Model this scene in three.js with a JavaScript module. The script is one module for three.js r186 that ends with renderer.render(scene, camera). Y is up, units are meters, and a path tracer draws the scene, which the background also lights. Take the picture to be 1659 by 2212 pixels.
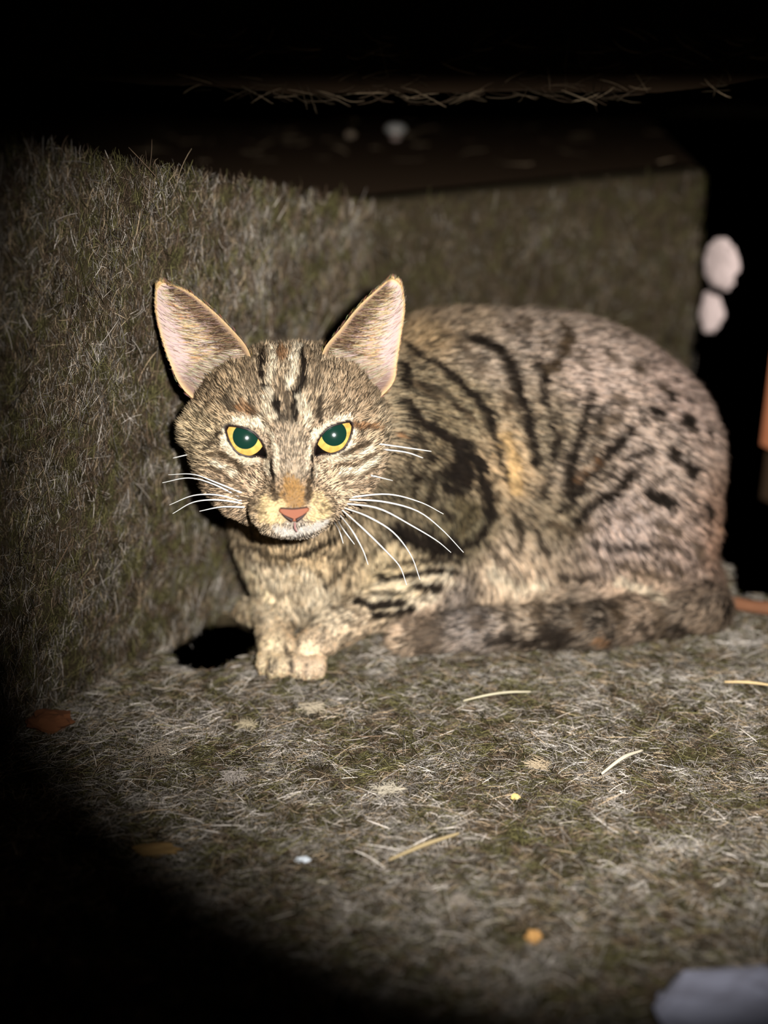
import * as THREE from 'three';
import { mergeGeometries } from 'three/addons/utils/BufferGeometryUtils.js';

// ---------------------------------------------------------------- camera, light, exposure
const scene = new THREE.Scene();
scene.background = new THREE.Color(0x000000);
const camera = new THREE.PerspectiveCamera(40, 1659 / 2212, 0.01, 20);
camera.position.set(0, 0.37, 0);
camera.rotation.set(-25 * Math.PI / 180, 0, 0);
camera.focus = 0.632;
camera.userData.fStop = 3.0;
const renderer = new THREE.WebGLRenderer({ antialias: true });
renderer.toneMapping = THREE.LinearToneMapping;
renderer.toneMappingExposure = 1.0;
renderer.shadowMap.enabled = true;
// the photographer's torch, a hand's breadth right of the lens: a small lamp with a soft-edged beam
const torch = new THREE.SpotLight(0xfffcf9, 3.6, 0, 25 * Math.PI / 180, 0.5, 2);
torch.name = 'torch_beam';
torch.position.set(0.055, 0.4, -0.005);
torch.target.position.set(0.09, 0.105, -0.68);
torch.castShadow = true;
torch.shadow.radius = 0.35;
torch.shadow.mapSize.set(2048, 2048);
scene.add(torch, torch.target);

// ---------------------------------------------------------------- helpers
const CM = 0.01;
function rng(seed) {
  let a = seed >>> 0;
  return () => { a = (a + 0x6d2b79f5) | 0; let t = Math.imul(a ^ (a >>> 15), 1 | a); t = (t + Math.imul(t ^ (t >>> 7), 61 | t)) ^ t; return ((t ^ (t >>> 14)) >>> 0) / 4294967296; };
}
const clamp = (x, a, b) => (x < a ? a : x > b ? b : x);
const sstep = (a, b, x) => { const t = clamp((x - a) / (b - a), 0, 1); return t * t * (3 - 2 * t); };
const mix = (a, b, t) => a + (b - a) * t;
const hash3 = (x, y, z) => { let h = Math.imul(x, 374761393) ^ Math.imul(y, 668265263) ^ Math.imul(z, 2147483647 - 97531); h = Math.imul(h ^ (h >>> 13), 1274126177); h ^= h >>> 16; h = Math.imul(h, 0x85ebca6b); return ((h ^ (h >>> 15)) >>> 0) / 4294967296; };
function noise3(x, y, z) {                       // value noise, 0..1
  const X = Math.floor(x), Y = Math.floor(y), Z = Math.floor(z);
  let fx = x - X, fy = y - Y, fz = z - Z;
  fx = fx * fx * (3 - 2 * fx); fy = fy * fy * (3 - 2 * fy); fz = fz * fz * (3 - 2 * fz);
  const c = (i, j, k) => hash3(X + i, Y + j, Z + k);
  return mix(mix(mix(c(0, 0, 0), c(1, 0, 0), fx), mix(c(0, 1, 0), c(1, 1, 0), fx), fy), mix(mix(c(0, 0, 1), c(1, 0, 1), fx), mix(c(0, 1, 1), c(1, 1, 1), fx), fy), fz);
}
const fbm = (x, y, z) => 0.55 * noise3(x, y, z) + 0.3 * noise3(2.1 * x + 7, 2.1 * y, 2.1 * z) + 0.15 * noise3(4.3 * x, 4.3 * y + 3, 4.3 * z);
const toLin = (c) => (c <= 0.04045 ? c / 12.92 : Math.pow((c + 0.055) / 1.055, 2.4));
const lin = (r, g, b) => [toLin(r / 255), toLin(g / 255), toLin(b / 255)];   // sRGB bytes to linear
const names = {};
function numbered(n) { const k = names[n] ?? 0; names[n] = k + 1; return k ? n + '_' + String(k).padStart(3, '0') : n; }
function shadows(o) { o.traverse((m) => { if (m.isMesh) { m.castShadow = true; m.receiveShadow = true; } }); return o; }
function tag(o, label, category, group) { o.userData.label = label; o.userData.category = category; if (group) o.userData.group = group; return o; }
function struct(name, geometry, material) { const m = new THREE.Mesh(geometry, material); m.name = name; m.userData = { kind: 'structure' }; scene.add(m); return m; }
function part(name, geometry, material, parent) { const m = new THREE.Mesh(geometry, material); m.name = name; parent.add(m); return m; }
const std = (o) => new THREE.MeshStandardMaterial({ roughness: 0.9, metalness: 0, ...o });
const matte = (o) => new THREE.MeshPhysicalMaterial({ roughness: 1, metalness: 0, specularIntensity: 0.05, ...o });
const col = (r, g, b) => new THREE.Color().setRGB(...lin(r, g, b));
function geo(pos, idx, colors) {
  const g = new THREE.BufferGeometry();
  g.setAttribute('position', new THREE.BufferAttribute(pos instanceof Float32Array ? pos : new Float32Array(pos), 3));
  if (idx) g.setIndex(new THREE.BufferAttribute(idx instanceof Uint32Array ? idx : new Uint32Array(idx), 1));
  if (colors) g.setAttribute('color', new THREE.BufferAttribute(colors instanceof Float32Array ? colors : new Float32Array(colors), 3));
  return g;
}
// a tube along points (metres) with one radius per point, closed at both ends
function tube(points, radii, sides = 6, seg = 0) {
  let P = points.map((p) => new THREE.Vector3(...p)), R = radii;
  if (seg) {
    const c = new THREE.CatmullRomCurve3(P), q = [], r = [];
    for (let i = 0; i <= seg; i++) { const t = i / seg; q.push(c.getPoint(t)); const f = t * (R.length - 1), k = Math.min(R.length - 2, Math.floor(f)); r.push(mix(R[k], R[k + 1], f - k)); }
    P = q; R = r;
  }
  const pos = [], idx = [], n = P.length;
  let side = new THREE.Vector3(0.3, 1, 0.2);
  for (let i = 0; i < n; i++) {
    const d = P[Math.min(n - 1, i + 1)].clone().sub(P[Math.max(0, i - 1)]).normalize();
    side.addScaledVector(d, -side.dot(d)).normalize();
    const up = d.clone().cross(side);
    for (let k = 0; k < sides; k++) { const a = (k / sides) * 6.2832; pos.push(...P[i].clone().addScaledVector(side, Math.cos(a) * R[i]).addScaledVector(up, Math.sin(a) * R[i]).toArray()); }
  }
  for (let i = 0; i < n - 1; i++) for (let k = 0; k < sides; k++) { const a = i * sides + k, b = i * sides + (k + 1) % sides; idx.push(a, b, a + sides, b, b + sides, a + sides); }
  for (let k = 1; k < sides - 1; k++) idx.push(0, k + 1, k, (n - 1) * sides, (n - 1) * sides + k, (n - 1) * sides + k + 1);
  const g = geo(pos, idx); g.computeVertexNormals(); return g;
}
// ---------------------------------------------------------------- the niche: felt floor, felt walls, a ledge behind (centimetres until the mesh is made)
const feltMat = matte({ vertexColors: true });
// a hollow in the felt between the paws and the wall
const hollow = (x, z) => { const dx = (x + 8.9) / 2.5, dz = (z + 63.7) / 2.85, a = Math.atan2(dz, dx); return Math.hypot(dx, dz) + 0.22 * (noise3(Math.cos(a) * 1.6 + 5, Math.sin(a) * 1.6 + 5, 1) - 0.5); };
const floorY = (x, z) => 0.55 * (fbm(x * 0.35, 3, z * 0.35) - 0.5) * sstep(-58, -50, z) + 0.35 * (fbm(x * 1.3, 8, z * 1.3) - 0.5);
// where the felt floor is missing: the hollow, and the open slot behind the cat's rump
const gap = (x, z) => hollow(x, z) < 1 || (x > 19.6 + 0.8 * (noise3(z * 0.6, 7, 7) - 0.5) && z < -67.9 + 0.9 * (noise3(x * 0.6, 4, 4) - 0.5));
const FELT = { pale: lin(226, 216, 204), grey: lin(178, 168, 156), tan: lin(176, 155, 126), olive: lin(118, 112, 74), brown: lin(112, 94, 76), dark: lin(48, 42, 28) };
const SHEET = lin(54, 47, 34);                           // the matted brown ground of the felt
function feltTone(x, y, z, bias) {                     // a fibre's or a patch's colour: clumps of pale, grey, olive and brown matter
  const n = 0.5 + (fbm(x * 0.6 + 11, y * 0.6, z * 0.6) - 0.5) * 0.5 + bias, m = noise3(x * 1.9, y * 1.9 + 20, z * 1.9);
  if (n > 0.62) return m > 0.45 ? FELT.pale : FELT.grey;
  if (n > 0.5) return m > 0.6 ? FELT.grey : m > 0.3 ? FELT.tan : FELT.olive;
  if (n > 0.4) return m > 0.5 ? FELT.olive : FELT.grey;
  return m > 0.6 ? FELT.olive : m > 0.25 ? FELT.brown : FELT.dark;
}
{
  const x0 = -34, x1 = 34, z0 = -92, z1 = -24, n = 260, pos = [], c = [], idx = [], w = n + 1, B = w * w, on = [];
  for (const under of [0, 1]) for (let j = 0; j <= n; j++) for (let i = 0; i <= n; i++) {
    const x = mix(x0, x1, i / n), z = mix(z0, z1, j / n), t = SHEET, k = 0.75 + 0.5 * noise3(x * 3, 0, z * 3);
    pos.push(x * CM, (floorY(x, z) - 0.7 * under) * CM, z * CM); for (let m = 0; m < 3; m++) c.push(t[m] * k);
  }
  for (let j = 0; j < n; j++) for (let i = 0; i < n; i++) on.push(!gap(mix(x0, x1, (i + 0.5) / n), mix(z0, z1, (j + 0.5) / n)));
  const is = (i, j) => i >= 0 && j >= 0 && i < n && j < n && on[j * n + i];
  for (let j = 0; j < n; j++) for (let i = 0; i < n; i++) {
    if (!is(i, j)) continue;
    const a = j * w + i, b = a + 1, d = a + w, e = d + 1;
    idx.push(a, d, b, b, d, e, B + a, B + b, B + d, B + b, B + e, B + d);
    if (!is(i, j - 1)) idx.push(a, b, B + a, b, B + b, B + a);
    if (!is(i, j + 1)) idx.push(e, d, B + e, d, B + d, B + e);
    if (!is(i - 1, j)) idx.push(d, a, B + d, a, B + a, B + d);
    if (!is(i + 1, j)) idx.push(b, e, B + b, e, B + e, B + b);
  }
  const g = geo(pos, idx, c); g.computeVertexNormals();
  var floor = struct('floor', g, feltMat);
}
// an upright felt panel with an uneven face; returns the face's frame for its fibres
function feltWall(name, p0, p1, y0, y1, bump, bias, slope = 0) {
  const dx = p1[0] - p0[0], dz = p1[1] - p0[1], L = Math.hypot(dx, dz), d = [dx / L, 0, dz / L], n = [-d[2], 0, d[0]], H = y1 - y0;   // n looks into the niche
  const out = (u, v) => { const x = p0[0] + d[0] * u, z = p0[1] + d[2] * u; return bump * ((fbm(x * 0.28, v * 0.28, z * 0.28) - 0.5) * 1.6 + (fbm(x * 1.1, v * 1.1, z * 1.1) - 0.5) * 0.6); };
  const at = (u, v, o = 0) => { const k = out(u, v) + o; return [p0[0] + d[0] * u + n[0] * k, y0 + v, p0[1] + d[2] * u + n[2] * k]; };
  const nu = Math.round(L / 0.4), nv = Math.round(H / 0.4), pos = [], c = [], idx = [], w = nu + 1;
  const top = (u) => H + slope * (1 - u / L) * L;
  for (const back of [0, 1]) for (let j = 0; j <= nv; j++) for (let i = 0; i <= nu; i++) {
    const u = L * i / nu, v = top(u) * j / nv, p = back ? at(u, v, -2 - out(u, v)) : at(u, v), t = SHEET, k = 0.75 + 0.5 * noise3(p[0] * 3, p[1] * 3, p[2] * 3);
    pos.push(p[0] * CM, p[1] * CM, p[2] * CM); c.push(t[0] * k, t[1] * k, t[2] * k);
  }
  const B = w * (nv + 1), q = (a, b, e, f) => idx.push(a, b, e, b, f, e);
  for (let j = 0; j < nv; j++) for (let i = 0; i < nu; i++) { const a = j * w + i; q(a, a + 1, a + w, a + w + 1); q(B + a + 1, B + a, B + a + w + 1, B + a + w); }
  for (let j = 0; j < nv; j++) { const a = j * w, b = a + nu; q(B + a, a, B + a + w, a + w); q(b, B + b, b + w, B + b + w); }
  for (let i = 0; i < nu; i++) { const t = nv * w + i; q(t, t + 1, B + t, B + t + 1); q(B + i, B + i + 1, i, i + 1); }
  const g = geo(pos, idx, c); g.computeVertexNormals();
  const mesh = struct(name, g, feltMat);
  return { mesh, at, n, d, L, H, top };
}
const wallLeft = feltWall('wall_left', [-29, -37.4], [-0.6, -79.2], -0.7, 19, 1.0, -0.04, 0.29);
const wallBack = feltWall('wall_back', [-1.2, -79], [20.2, -88.4], -0.7, 19.3, 0.8, -0.1);
const boardMat = matte({ color: col(58, 45, 33) });
function board(name, p0, p1, y0, y1, th, material) { const dx = p1[0] - p0[0], dz = p1[1] - p0[1], L = Math.hypot(dx, dz), g = new THREE.BoxGeometry(L * CM, (y1 - y0) * CM, th * CM); g.translate(L * CM / 2, (y1 + y0) * CM / 2, -th * CM / 2); g.rotateY(Math.atan2(-dz, dx)); g.translate(p0[0] * CM, 0, p0[1] * CM); return struct(name, g, material); }
board('wall_right', [24.4, -83], [36, -63], -0.7, 30, 2, boardMat);
board('shade_board_1', [-40, -13.4], [40, -13.4], 37.05, 52, 1.6, boardMat);          // unseen board added above the lens to shade the upper niche
{ const s = new THREE.Shape([[-40, 80.2], [-1.4, 80.2], [19.8, 89.6], [19.8, 118], [-40, 118]].map(([x, z]) => new THREE.Vector2(x * CM, z * CM))), g = new THREE.ExtrudeGeometry(s, { depth: 0.02, bevelEnabled: false }); g.rotateX(-Math.PI / 2); g.translate(0, 0.173, 0); struct('ledge', g, boardMat); }
const wallFar = feltWall('wall_far', [-40, -112], [50, -117], 18, 60, 0.8, -0.1);

// ---------------------------------------------------------------- loose fibres of the felt
const fibres = (() => {
  const list = [], R = rng(5);
  for (let k = 0; k < 9; k++) {
    const curl = (R() - 0.5) * (k < 3 ? 0.5 : 2.2), curl2 = (R() - 0.5) * 1.6, pts = [], n = 6; let x = 0, y = 0, z = 0, a = -curl / 2, b = -curl2 / 4;
    for (let i = 0; i <= n; i++) { pts.push([x, y, z]); x += Math.cos(a) / n; z += Math.sin(a) / n; y += Math.sin(b) / n * 0.6; a += curl / n; b += curl2 / n; }
    const c = pts[n].map((v) => v / 2), r = mix(0.009, 0.018, R());
    list.push(tube(pts.map((p) => p.map((v, m) => (v - c[m]) * CM)), pts.map((_, i) => r * CM * (i === 0 || i === n ? 0.4 : 1)), 3));
  }
  return list;
})();
const fibreMat = matte({ color: 0xffffff, roughness: 0.9 });
function fibreField(parent, count, seed, place, name = 'felt_fibres') {   // place(R) gives [position cm, x axis, normal, length cm, colour] or null
  const R = rng(seed), per = fibres.map(() => []), m = new THREE.Matrix4(), X = new THREE.Vector3(), N = new THREE.Vector3(), Z = new THREE.Vector3();
  for (let i = 0; i < count; i++) {
    const q = place(R); if (!q) continue;
    X.set(...q[1]).normalize(); N.set(...q[2]); N.addScaledVector(X, -N.dot(X)).normalize(); Z.crossVectors(X, N);
    m.makeBasis(X, N, Z); m.scale(new THREE.Vector3(q[3], Math.pow(q[3], 0.6), Math.pow(q[3], 0.6))); m.setPosition(q[0][0] * CM, q[0][1] * CM, q[0][2] * CM);
    per[Math.floor(R() * fibres.length)].push([m.clone(), q[4]]);
  }
  const c = new THREE.Color();
  per.forEach((l, k) => {
    const im = new THREE.InstancedMesh(fibres[k], fibreMat, l.length); im.name = name; im.userData.kind = 'stuff';
    l.forEach(([mm, cc], i) => { im.setMatrixAt(i, mm); im.setColorAt(i, c.setRGB(cc[0], cc[1], cc[2])); });
    parent.add(im);
  });
}
const shadeOf = (t, R) => { const r = R(), k = 0.25 + 1.2 * r * r * r + 0.2 * r; return [t[0] * k, t[1] * k, t[2] * k]; };
fibreField(floor, 210000, 41, (R) => {
  const z = mix(-82, -35, R()), half = 16 + (-z - 36) * 0.26, x = mix(-half - 2, half + 3, R());
  if (gap(x, z)) return null;
  const a = R() * 6.283, len = mix(0.3, 0.85, R()) * (R() < 0.04 ? 2.2 : 1), tilt = (R() - 0.5) * 0.4;
  return [[x, floorY(x, z) + 0.02 + 0.16 * R() * R(), z], [Math.cos(a), tilt, Math.sin(a)], [(R() - 0.5) * 0.9, 1, (R() - 0.5) * 0.9], len, shadeOf(feltTone(x, 0, z, (R() - 0.5) * 0.34), R)];
});
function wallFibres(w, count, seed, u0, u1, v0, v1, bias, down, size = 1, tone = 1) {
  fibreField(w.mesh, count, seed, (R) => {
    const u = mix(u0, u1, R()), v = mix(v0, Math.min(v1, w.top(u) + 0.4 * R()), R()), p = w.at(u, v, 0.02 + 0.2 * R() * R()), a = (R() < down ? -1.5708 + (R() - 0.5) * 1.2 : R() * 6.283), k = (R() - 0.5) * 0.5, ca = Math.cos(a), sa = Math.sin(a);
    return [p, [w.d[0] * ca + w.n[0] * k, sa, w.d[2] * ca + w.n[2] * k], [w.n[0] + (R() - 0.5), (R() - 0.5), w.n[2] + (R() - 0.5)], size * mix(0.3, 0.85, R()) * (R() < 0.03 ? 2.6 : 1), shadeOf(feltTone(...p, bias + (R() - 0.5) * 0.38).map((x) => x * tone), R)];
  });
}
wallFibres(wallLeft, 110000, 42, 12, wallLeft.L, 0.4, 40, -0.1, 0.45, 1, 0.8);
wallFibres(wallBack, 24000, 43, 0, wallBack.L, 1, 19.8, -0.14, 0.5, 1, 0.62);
// the low ceiling: a dark slab whose frayed front edge hangs over the cat
const edgeY = (x) => 28.1 + 0.35 * (fbm(x * 0.3, 5, 1) - 0.5) + 1.5 * sstep(11, 22, x) + 0.5 * sstep(-4, -12, x);
{
  const g = new THREE.BoxGeometry(0.9, 0.1, 0.5, 120, 4, 10), p = g.attributes.position;
  for (let i = 0; i < p.count; i++) { const x = p.getX(i) / CM + 6, y = p.getY(i) / CM, z = p.getZ(i) / CM - 85.2; p.setXYZ(i, x * CM, (edgeY(x) + y + 5) * CM, (z + 0.5 * (fbm(x * 0.5, y * 0.5, 2) - 0.5)) * CM); }
  g.computeVertexNormals(); struct('ceiling', g, boardMat);
}
fibreField(scene.getObjectByName('ceiling'), 420, 44, (R) => {
  const x = mix(-8, 26, R()), h = R(), y = edgeY(x) - 0.15 + 2.6 * h * h, a = (R() - 0.5) * (R() < 0.2 ? 3 : 1.1);
  if (fbm(x * 0.45, y * 0.5, 9) < 0.44) return null;
  return [[x, y, -59.95 + 0.3 * R()], [Math.cos(a), Math.sin(a), (R() - 0.5) * 0.5], [0, 0.3, 1], mix(0.5, 1.7, R()), shadeOf(R() < 0.5 ? FELT.tan : FELT.brown, R)];
});
fibreField(scene.getObjectByName('ledge'), 90, 45, (R) => { const x = mix(-16, 19, R()), a = R() * 6.283; return [[x, 19.35, mix(-110, -90, R())], [Math.cos(a), 0, Math.sin(a)], [0, 1, 0], mix(0.6, 2.4, R()), shadeOf(FELT.tan, R)]; });
// ---------------------------------------------------------------- small things lying about
function lump(seed, sx, sy, sz, rough = 0.35, freq = 1.6, detail = 3) {        // an irregular solid, centred, in centimetres
  const g = new THREE.IcosahedronGeometry(1, detail), p = g.attributes.position;
  for (let i = 0; i < p.count; i++) { const x = p.getX(i), y = p.getY(i), z = p.getZ(i), k = 1 + rough * 2 * (fbm(x * freq + seed, y * freq, z * freq) - 0.5); p.setXYZ(i, x * sx * k * CM, y * sy * k * CM, z * sz * k * CM); }
  g.computeVertexNormals(); return g;
}
function thing(name, geometry, material, at, label, category, group, turn = [0, 0, 0]) { const m = new THREE.Mesh(geometry, material); m.name = numbered(name); m.position.set(at[0] * CM, at[1] * CM, at[2] * CM); m.rotation.set(...turn); scene.add(m); tag(m, label, category, group); return m; }
// a timber batten at the end of the right-hand board
{
  const g = new THREE.BoxGeometry(3.4 * CM, 16.6 * CM, 1.6 * CM, 8, 40, 4), p = g.attributes.position, c = [], a = lin(186, 118, 78), b = lin(148, 86, 56);
  for (let i = 0; i < p.count; i++) { const x = p.getX(i) / CM, y = p.getY(i) / CM, z = p.getZ(i) / CM, e = 0.06 * (noise3(x * 2, y * 0.6, z * 2) - 0.5), n = noise3(x * 6, y * 0.35, z * 6); p.setXYZ(i, (x + e) * CM, y * CM, (z + e) * CM); for (let k = 0; k < 3; k++) c.push(mix(a[k], b[k], n)); }
  g.setAttribute('color', new THREE.Float32BufferAttribute(c, 3)); g.computeVertexNormals();
  const t = thing('timber_batten', g, std({ vertexColors: true, roughness: 0.7 }), [24.9, 12.2, -79.8], 'upright reddish timber batten at the right edge', 'batten', null, [0, -1.04, 0]);
}
// flakes of pale plaster at the end of the back wall
const plaster = std({ color: col(206, 186, 180), roughness: 0.95 });
thing('plaster_flake', lump(31, 1.45, 1.5, 0.5, 0.45, 1.5, 4), plaster, [21.5, 13.5, -87.9], 'larger ragged pale flake at the end of the back wall left of the batten', 'flake', null, [0, -1.04, 0]);
thing('plaster_flake', lump(36, 0.95, 1.35, 0.45, 0.4, 1.5, 4), plaster, [21.2, 10.2, -87.9], 'smaller pale flake just below the larger ragged one', 'flake', null, [0, -1.04, 0]);
// a twig on the floor behind the tail
{ const g = tube([[-0.022, 0.001, -0.006], [-0.008, 0.002, -0.001], [0.004, 0, 0], [0.016, 0.0015, 0.006], [0.034, 0, 0.012]], [0.003, 0.004, 0.0036, 0.0042, 0.004], 8, 24); thing('twig', g, std({ color: col(112, 72, 46) }), [19.3, 0.45, -66.4], 'reddish brown twig on the floor behind the cat\'s tail', 'twig'); }
// the grey blue stone by the lens
thing('stone', lump(3, 3.4, 1.3, 2.0, 0.34, 1.8, 5), std({ color: col(176, 178, 198), roughness: 0.8 }), [12.9, 0.4, -36.9], 'bluish grey stone at the near right corner of the floor', 'stone');
// pebbles and a straw on the ledge
thing('pebble', lump(5, 0.72, 0.36, 0.5, 0.12), std({ color: col(255, 250, 240), roughness: 0.3 }), [0.83, 19.6, -101.2], 'bright white pebble on the dark ledge above the cat', 'pebble');
thing('pebble', lump(6, 0.34, 0.2, 0.3, 0.15), std({ color: col(200, 176, 164), roughness: 0.5 }), [0.81, 19.45, -98.6], 'small pinkish pebble in front of the bright white one', 'pebble');
thing('pebble', lump(7, 0.34, 0.24, 0.3, 0.15), std({ color: col(170, 150, 128), roughness: 0.6 }), [-2.32, 19.5, -99.4], 'small tan pebble left of the bright white one', 'pebble');
const straw = (pts, r) => tube(pts.map((p) => p.map((v) => v * CM)), pts.map((_, i) => r * CM * (i === 0 || i === pts.length - 1 ? 0.6 : 1)), 6, 16);
thing('straw', straw([[-1.3, 0.1, -0.6], [0, 0.2, 0], [1.2, 0, 0.7]], 0.13), std({ color: col(190, 160, 110) }), [-3.2, 19.4, -106.5], 'stalk of dry straw on the dark ledge behind the pebbles', 'straw');
thing('straw', straw([[-1.1, 0, 0.9], [0, 0.25, 0], [1.0, 0, -0.9]], 0.1), std({ color: col(206, 194, 170) }), [10.7, 0.28, -52.3], 'long pale straw on the felt in front of the cat\'s haunch', 'straw');
thing('straw', straw([[-0.9, 0.05, -0.2], [0.2, 0.15, 0], [1.6, 0, 0.1]], 0.07), std({ color: col(222, 192, 140) }), [17.6, 0.25, -58.8], 'thin golden straw at the right edge of the felt floor', 'straw');
thing('straw', straw([[-1.5, 0, 0.9], [0, 0.15, 0.1], [1.4, 0, -0.8]], 0.1), std({ color: col(172, 152, 112) }), [1.7, 0.3, -46.4], 'brownish straw lying in the blurred foreground felt', 'straw');
thing('straw', straw([[-1.6, 0, 0.3], [-0.4, 0.2, 0.1], [0.6, 0.1, -0.3], [1.7, 0, -0.5]], 0.06), std({ color: col(200, 190, 160) }), [5.4, 0.3, -57.6], 'thin wavy straw on the felt below the tail', 'straw');
// bits on the felt: [kind, seed, half sizes, colour, place, label]
function tangle(seed, sx, sy, sz, n) {                 // a flattened knot of fibres, centimetres
  const R = rng(seed), gs = [];
  for (let k = 0; k < n; k++) {
    const a = R() * 6.283, r = Math.sqrt(R()) * 0.8, c = [Math.cos(a) * r * sx, (R() - 0.4) * sy, Math.sin(a) * r * sz], b = R() * 6.283, l = mix(0.3, 0.75, R()) * sx, cu = (R() - 0.5) * 1.4, pts = [];
    for (let i = 0; i <= 4; i++) { const t = i / 4 - 0.5, q = b + cu * t; pts.push([c[0] + Math.cos(q) * l * t * 2, c[1] + 0.12 * sy * Math.sin(t * 5 + k), c[2] + Math.sin(q) * l * t * 2].map((v) => v * CM)); }
    gs.push(tube(pts, [0.6, 1, 1, 1, 0.5].map((w) => w * 0.028 * CM), 3));
  }
  return mergeGeometries(gs);
}
const bits = [
  ['felt_tuft', 11, [0.62, 0.26, 0.45], [216, 200, 172], [-3.4, 0.3, -56.9], 'pale tuft on the felt straight below the paws'],
  ['felt_tuft', 12, [0.8, 0.3, 0.55], [176, 160, 138], [-10.2, 0.3, -53.4], 'dim tuft near the dark left end of the felt floor'],
  ['felt_tuft', 13, [0.6, 0.22, 0.4], [214, 192, 158], [6.9, 0.3, -52.2], 'pale flat tuft left of the long pale straw'],
  ['felt_tuft', 14, [0.6, 0.22, 0.5], [196, 184, 172], [-6.6, 0.3, -51.2], 'greyish tuft in the foreground left of centre'],
  ['felt_tuft', 15, [0.7, 0.2, 0.4], [220, 208, 184], [0.2, 0.3, -50.4], 'pale tuft in the middle of the foreground felt'],
  ['felt_tuft', 16, [0.55, 0.2, 0.4], [190, 176, 160], [3.0, 0.3, -43.2], 'blurred pale tuft nearest the lens at centre'],
  ['felt_tuft', 17, [0.5, 0.22, 0.45], [206, 190, 156], [-6.4, 0.3, -55.5], 'pale tuft between the paws and the dark left floor'],
  ['chip', 21, [0.34, 0.12, 0.16], [226, 234, 240], [-3.3, 0.3, -45.6], 'bluish white chip in the blurred foreground'],
  ['seed', 22, [0.2, 0.13, 0.16], [226, 196, 120], [5.7, 0.3, -50.1], 'yellow seed on the felt'],
  ['seed', 23, [0.3, 0.3, 0.24], [206, 156, 92], [5.6, 0.35, -41.2], 'orange tan seed in the near foreground'],
  ['leaf_scrap', 24, [0.9, 0.16, 0.4], [150, 120, 72], [-9.3, 0.3, -46.3], 'tan leaf scrap in the dark left foreground'],
  ['bark_scrap', 26, [1.0, 0.5, 0.7], [110, 66, 36], [-15.6, 0.4, -55.4], 'dim brown scrap of bark at the foot of the left wall'],
];
for (const [kind, seed, s, c, at, label] of bits) thing(kind, kind === 'felt_tuft' ? tangle(seed, ...s, 60) : lump(seed, ...s, 0.5, 2.2, 3), std({ color: kind === 'felt_tuft' ? col(...c).multiplyScalar(0.6) : col(...c), roughness: 0.95 }), [at[0], floorY(at[0], at[2]) + s[1] * 0.7, at[2]], label, kind.split('_').pop());
// ---------------------------------------------------------------- the cat's body as a distance field (centimetres, the place's own axes)
// head frame: origin between the eyes, a = right, b = up, c = out of the face
const HO = [-4.14, 13.81, -57.5];
const HC = (() => { const v = [0.085, 0.362, 0.928], l = Math.hypot(...v); return v.map((x) => x / l); })();
const HA = (() => { const l = Math.hypot(HC[2], HC[0]); return [HC[2] / l, 0, -HC[0] / l]; })();
const HB = [HC[1] * HA[2] - HC[2] * HA[1], HC[2] * HA[0] - HC[0] * HA[2], HC[0] * HA[1] - HC[1] * HA[0]];
const toHead = (x, y, z) => { x -= HO[0]; y -= HO[1]; z -= HO[2]; return [x * HA[0] + y * HA[1] + z * HA[2], x * HB[0] + y * HB[1] + z * HB[2], x * HC[0] + y * HC[1] + z * HC[2]]; };
const fromHead = (a, b, c) => [HO[0] + a * HA[0] + b * HB[0] + c * HC[0], HO[1] + a * HA[1] + b * HB[1] + c * HC[1], HO[2] + a * HA[2] + b * HB[2] + c * HC[2]];
const headDir = (a, b, c) => [a * HA[0] + b * HB[0] + c * HC[0], a * HA[1] + b * HB[1] + c * HC[1], a * HA[2] + b * HB[2] + c * HC[2]];
const smin = (a, b, k) => { const h = Math.max(k - Math.abs(a - b), 0) / k; return Math.min(a, b) - h * h * k * 0.25; };
const smax = (a, b, k) => -smin(-a, -b, k);
function ell(x, y, z, e) {
  const px = x - e[0], py = y - e[1], pz = z - e[2];
  const ax = px / e[3], ay = py / e[4], az = pz / e[5], k0 = Math.sqrt(ax * ax + ay * ay + az * az);
  if (k0 < 1e-6) return -Math.min(e[3], e[4], e[5]);
  const bx = ax / e[3], by = ay / e[4], bz = az / e[5];
  return k0 * (k0 - 1) / Math.sqrt(bx * bx + by * by + bz * bz);
}
function cone(x, y, z, c) {          // tapered capsule a(0..2) r3 to b(4..6) r7
  const bx = c[4] - c[0], by = c[5] - c[1], bz = c[6] - c[2], px = x - c[0], py = y - c[1], pz = z - c[2];
  const t = clamp((px * bx + py * by + pz * bz) / (bx * bx + by * by + bz * bz), 0, 1);
  return Math.hypot(px - bx * t, py - by * t, pz - bz * t) - mix(c[3], c[7], t);
}
const EYE = { a: 1.95, b: 0, c: -1.18, r: 1.2 };
const LID = [[2.77, 0.56], [2.19, 0.52], [1.7, 0.34], [1.38, 0.02], [1.2, -0.3], [1.1, -0.84], [1.43, -0.77], [1.89, -0.77], [2.33, -0.58], [2.61, -0.18], [2.77, 0.3]];
const LIDS = new THREE.CatmullRomCurve3(LID.map(([a, b]) => new THREE.Vector3(a, b, 0)), true, 'centripetal').getPoints(44).slice(0, 44).map((p) => [p.x, p.y]);
function lidDistance(a, b) {         // signed distance to the eye opening, negative inside
  let d = 1e9, inside = false;
  for (let i = 0, j = LIDS.length - 1; i < LIDS.length; j = i++) {
    const [x1, y1] = LIDS[j], [x2, y2] = LIDS[i], ex = x2 - x1, ey = y2 - y1, wx = a - x1, wy = b - y1, t = clamp((wx * ex + wy * ey) / (ex * ex + ey * ey), 0, 1);
    const qx = wx - ex * t, qy = wy - ey * t; d = Math.min(d, qx * qx + qy * qy);
    if ((y1 > b) !== (y2 > b) && a < ex * (b - y1) / ey + x1) inside = !inside;
  }
  return inside ? -Math.sqrt(d) : Math.sqrt(d);
}
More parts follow.
